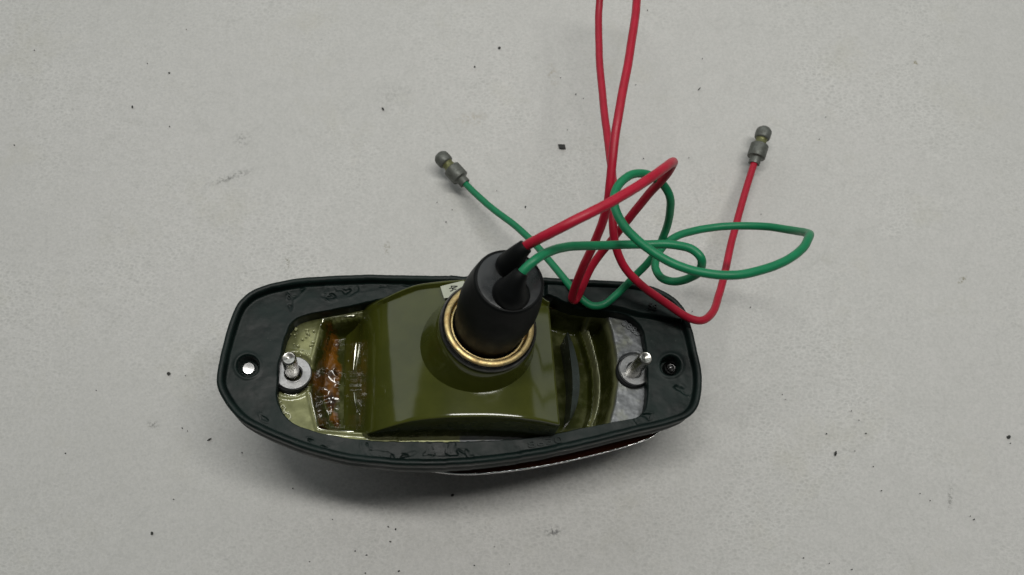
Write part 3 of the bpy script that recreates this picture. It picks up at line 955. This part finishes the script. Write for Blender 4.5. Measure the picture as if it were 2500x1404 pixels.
# ---- lens, rim and body below the gasket
def lens():
    NB = 420
    aa = np.linspace(0, 2 * math.pi, NB, endpoint=False)
    base = np.interp(aa, ANG, inset_r(0.36), period=2 * math.pi)
    vis = [L(a, b, -1.0) for a, b in catmull([(860, 1112), (960, 1132), (1050, 1148), (1120, 1156), (1200, 1153), (1330, 1135), (1450, 1108), (1560, 1077), (1640, 1046), (1690, 1015)], 10)]
    th = np.array([math.atan2(p.y, p.x) for p in vis]) % (2 * math.pi)
    rv = np.array([math.hypot(p.x, p.y) for p in vis])
    rr = base.copy()
    inside = (aa > th.min()) & (aa < th.max())
    rr[inside] = np.interp(aa[inside], th, rv)
    k = 9
    rr = np.array([np.mean([rr[(i + j) % NB] for j in range(-k, k + 1)]) for i in range(NB)])
    rz = -1.0
    C2 = [(0.86, -0.35), (0.90, -0.7), (0.945, -0.93), (1.0, rz)]

    def build(depth):
        rings = [[(rr[i] * s * math.cos(aa[i]), rr[i] * s * math.sin(aa[i]), z) for i in range(NB)] for s, z in C2]
        for t in np.linspace(0.08, 1, 14):
            s = math.cos(t * math.pi / 2) ** 0.8
            z = rz - depth * math.sin(t * math.pi / 2)
            rings.append([(rr[i] * max(s, 0.004) * math.cos(aa[i]), rr[i] * max(s, 0.004) * math.sin(aa[i]), z) for i in range(NB)])
        return rings
    lo, hi = 0.1, 4.0
    for _ in range(30):
        mid = (lo + hi) / 2
        mz = min((LM @ Vector(p) + P0).z for r in build(mid) for p in r)
        lo, hi = (mid, hi) if mz > 0.0 else (lo, mid)
    R = build(lo)
    V = [p for r in R for p in r]
    Fc = [(i * NB + j, i * NB + (j + 1) % NB, (i + 1) * NB + (j + 1) % NB, (i + 1) * NB + j) for i in range(len(R) - 1) for j in range(NB)]
    o = finish('amber_lens', V, Fc, M_amber, lamp)
    # knurled bright rim: a bead with fine ribs
    nr = 1500
    ar = np.linspace(0, 2 * math.pi, nr, endpoint=False)
    r2 = np.interp(ar, aa, rr, period=2 * math.pi)
    V, Fc, sd = [], [], 8
    for i in range(nr):
        rad = 0.016 + 0.014 * (math.sin(i * 0.8) * 0.5 + 0.5) + 0.016 * random.random()
        c_ = Vector((math.cos(ar[i]), math.sin(ar[i]), 0))
        for k2 in range(sd):
            a = 2 * math.pi * k2 / sd
            V.append(c_ * (r2[i] + rad * math.cos(a)) + Vector((0, 0, rz + rad * math.sin(a))))
    for i in range(nr):
        for k2 in range(sd):
            a, b = i * sd + k2, i * sd + (k2 + 1) % sd
            c2, d2 = ((i + 1) % nr) * sd + (k2 + 1) % sd, ((i + 1) % nr) * sd + k2
            Fc.append((a, b, c2, d2))
    finish('chrome_rim', V, Fc, M_chrome, o)
lens()

# ------------------------------------------------------------------ crumbs on the table
def crumb(px, py, lx, ly, rot, label, cat='crumb', group='dark crumbs scattered on the leatherette', name='crumb', m=M_crumb, th=0.025):
    rnd = random.Random(int(px * 7 + py))
    c_ = Wd(px, py, 0)
    bm = bmesh.new()
    bmesh.ops.create_icosphere(bm, subdivisions=2, radius=1.0)
    for v in bm.verts:
        k = 1 + 0.35 * noise.noise(v.co * 1.7 + Vector((px, py, 0)))
        v.co = Vector((v.co.x * lx * k, v.co.y * ly * k, v.co.z * th * k + th * 0.3)) * CM
    me = bpy.data.meshes.new(name)
    bm.to_mesh(me)
    bm.free()
    me.materials.append(m)
    o = bpy.data.objects.new(name, me)
    COL.objects.link(o)
    o.location = (c_.x * CM, c_.y * CM, 0)
    o.rotation_euler = (0, 0, rot)
    o['label'] = label
    o['category'] = cat
    if group:
        o['group'] = group
    return o

def flake():
    pts = [(1362, 353), (1379, 354), (1381, 364), (1366, 363)]
    b = [Wd(a, c_, 0.0) for a, c_ in pts]
    cen = sum(b, Vector()) / 4
    V = [p - cen for p in b] + [p - cen + Vector((0, 0, 0.03 + 0.02 * (i % 2))) for i, p in enumerate(b)]
    Fc = [(3, 2, 1, 0), (4, 5, 6, 7)] + [(i, (i + 1) % 4, (i + 1) % 4 + 4, i + 4) for i in range(4)]
    o = finish('rubber_flake', V, Fc, M_crumb, smooth=False)
    o.location = (cen.x * CM, cen.y * CM, 0.0)
    o['label'] = 'small flat black flake lying beside the looped red wire'
    o['category'] = 'flake'
flake()

crumb(1219, 117, .045, .04, .3, 'dark crumb left of the red loop near the top edge of the photo')
crumb(1159, 163, .028, .024, .9, 'small dark crumb just below left of a larger one near the top edge')
crumb(935, 266, .03, .055, .6, 'oblong dark crumb above and left of the green wire connector')
crumb(323, 261, .026, .045, .1, 'upright dark crumb lying alone in the upper left of the photo')
crumb(412, 912, .05, .055, .5, 'largest round crumb left of the black gasket')
crumb(511, 1073, .065, .022, .6, 'thin slanted black sliver below left of the gasket')
crumb(371, 1302, .036, .05, .2, 'black crumb alone near the lower left corner')
crumb(2040, 1107, .03, .07, -.3, 'tear shaped dark crumb right of the lamp in the lower right')
crumb(2463, 1067, .055, .05, .4, 'roundest dark crumb by the right edge of the photo')
crumb(1707, 217, .07, .014, .9, 'thin dark sliver between the red loop and the red wire connector')
crumb(1105, 1209, .05, .035, .5, 'dark crumb in the shadow below the lamp')
gen = [(84, 123, 3), (35, 354, 4), (413, 178, 5), (455, 72, 3), (414, 309, 5), (360, 155, 3), (1283, 505, 5), (1213, 465, 3), (1089, 542, 4), (1067, 494, 3), (1104, 512, 3), (453, 917, 3),
       (235, 953, 3), (445, 1045, 4), (458, 1052, 3), (591, 1105, 4), (160, 1107, 4), (424, 1219, 3), (715, 1192, 4), (966, 1292, 5), (948, 1286, 4), (867, 1345, 4), (895, 1355, 4), (953, 1322, 4),
       (974, 1394, 5), (892, 1399, 4), (812, 1268, 3), (756, 1371, 3), (1244, 1377, 3), (1158, 1380, 4), (1207, 1335, 3), (1910, 963, 4), (1918, 975, 3), (2018, 1059, 4), (2097, 1026, 3), (2079, 1003, 3),
       (2114, 1058, 4), (2087, 1101, 3), (2132, 1139, 3), (2152, 1198, 4), (2467, 1082, 3), (2378, 1268, 5), (2369, 1260, 3), (1962, 1362, 4), (2025, 1375, 3), (2080, 1390, 4), (2271, 1222, 3), (2246, 1205, 3),
       (1581, 25, 4), (1552, 207, 4), (1571, 387, 4), (1369, 190, 3), (1424, 240, 3), (1406, 230, 4), (1385, 317, 3), (1682, 385, 3), (1715, 143, 3), (1858, 523, 3), (2016, 286, 3), (1832, 750, 4), (1690, 760, 3), (2000, 340, 3)]
LAND = [('green wire connector', 1095, 410), ('red wire connector', 1858, 350), ('black flake', 1371, 359), ("gasket's left end", 527, 930),
        ("gasket's right end", 1716, 930), ('sharp fold of the green wire', 1980, 574), ("gasket's lower edge", 1050, 1150),
        ('looped red wire', 1475, 200), ("photo's upper left corner", 0, 0), ("photo's lower left corner", 0, 1404),
        ("photo's lower right corner", 2500, 1404), ("photo's bottom edge", 1150, 1404), ("photo's right edge", 2500, 1000)]
ORD = ['nearest', 'second nearest', 'third nearest', 'fourth nearest', 'fifth nearest', 'sixth nearest', 'seventh nearest', 'eighth nearest', 'ninth nearest', 'tenth nearest', 'eleventh nearest']
buckets = {}
for i, (a, b, s) in enumerate(gen):
    d, nm, lx, ly = min((math.hypot(a - x, b - y), t, x, y) for t, x, y in LAND)
    ang_ = math.degrees(math.atan2(ly - b, a - lx)) % 360
    way = ['right of', 'above right of', 'above', 'above left of', 'left of', 'below left of', 'below', 'below right of'][int((ang_ + 22.5) // 45) % 8]
    buckets.setdefault((nm, way), []).append((d, i))
place = {}
for (nm, way), v in buckets.items():
    for r, (d, i) in enumerate(sorted(v)):
        place[i] = (nm, way, r)
for i, (a, b, s) in enumerate(gen):
    rnd = random.Random(i)
    k = s * 0.0047
    nm, way, r = place[i]
    size = 'larger dark' if s >= 5 else 'tiny dark' if s <= 3 else 'small dark'
    crumb(a, b, k * rnd.uniform(.9, 1.5), k * rnd.uniform(.6, 1.0), rnd.uniform(0, 3), f'{size} grit speck, {ORD[r]} {way} the {nm}',
          name='grit_speck', cat='speck', group='specks of grit on the leatherette', th=0.02)
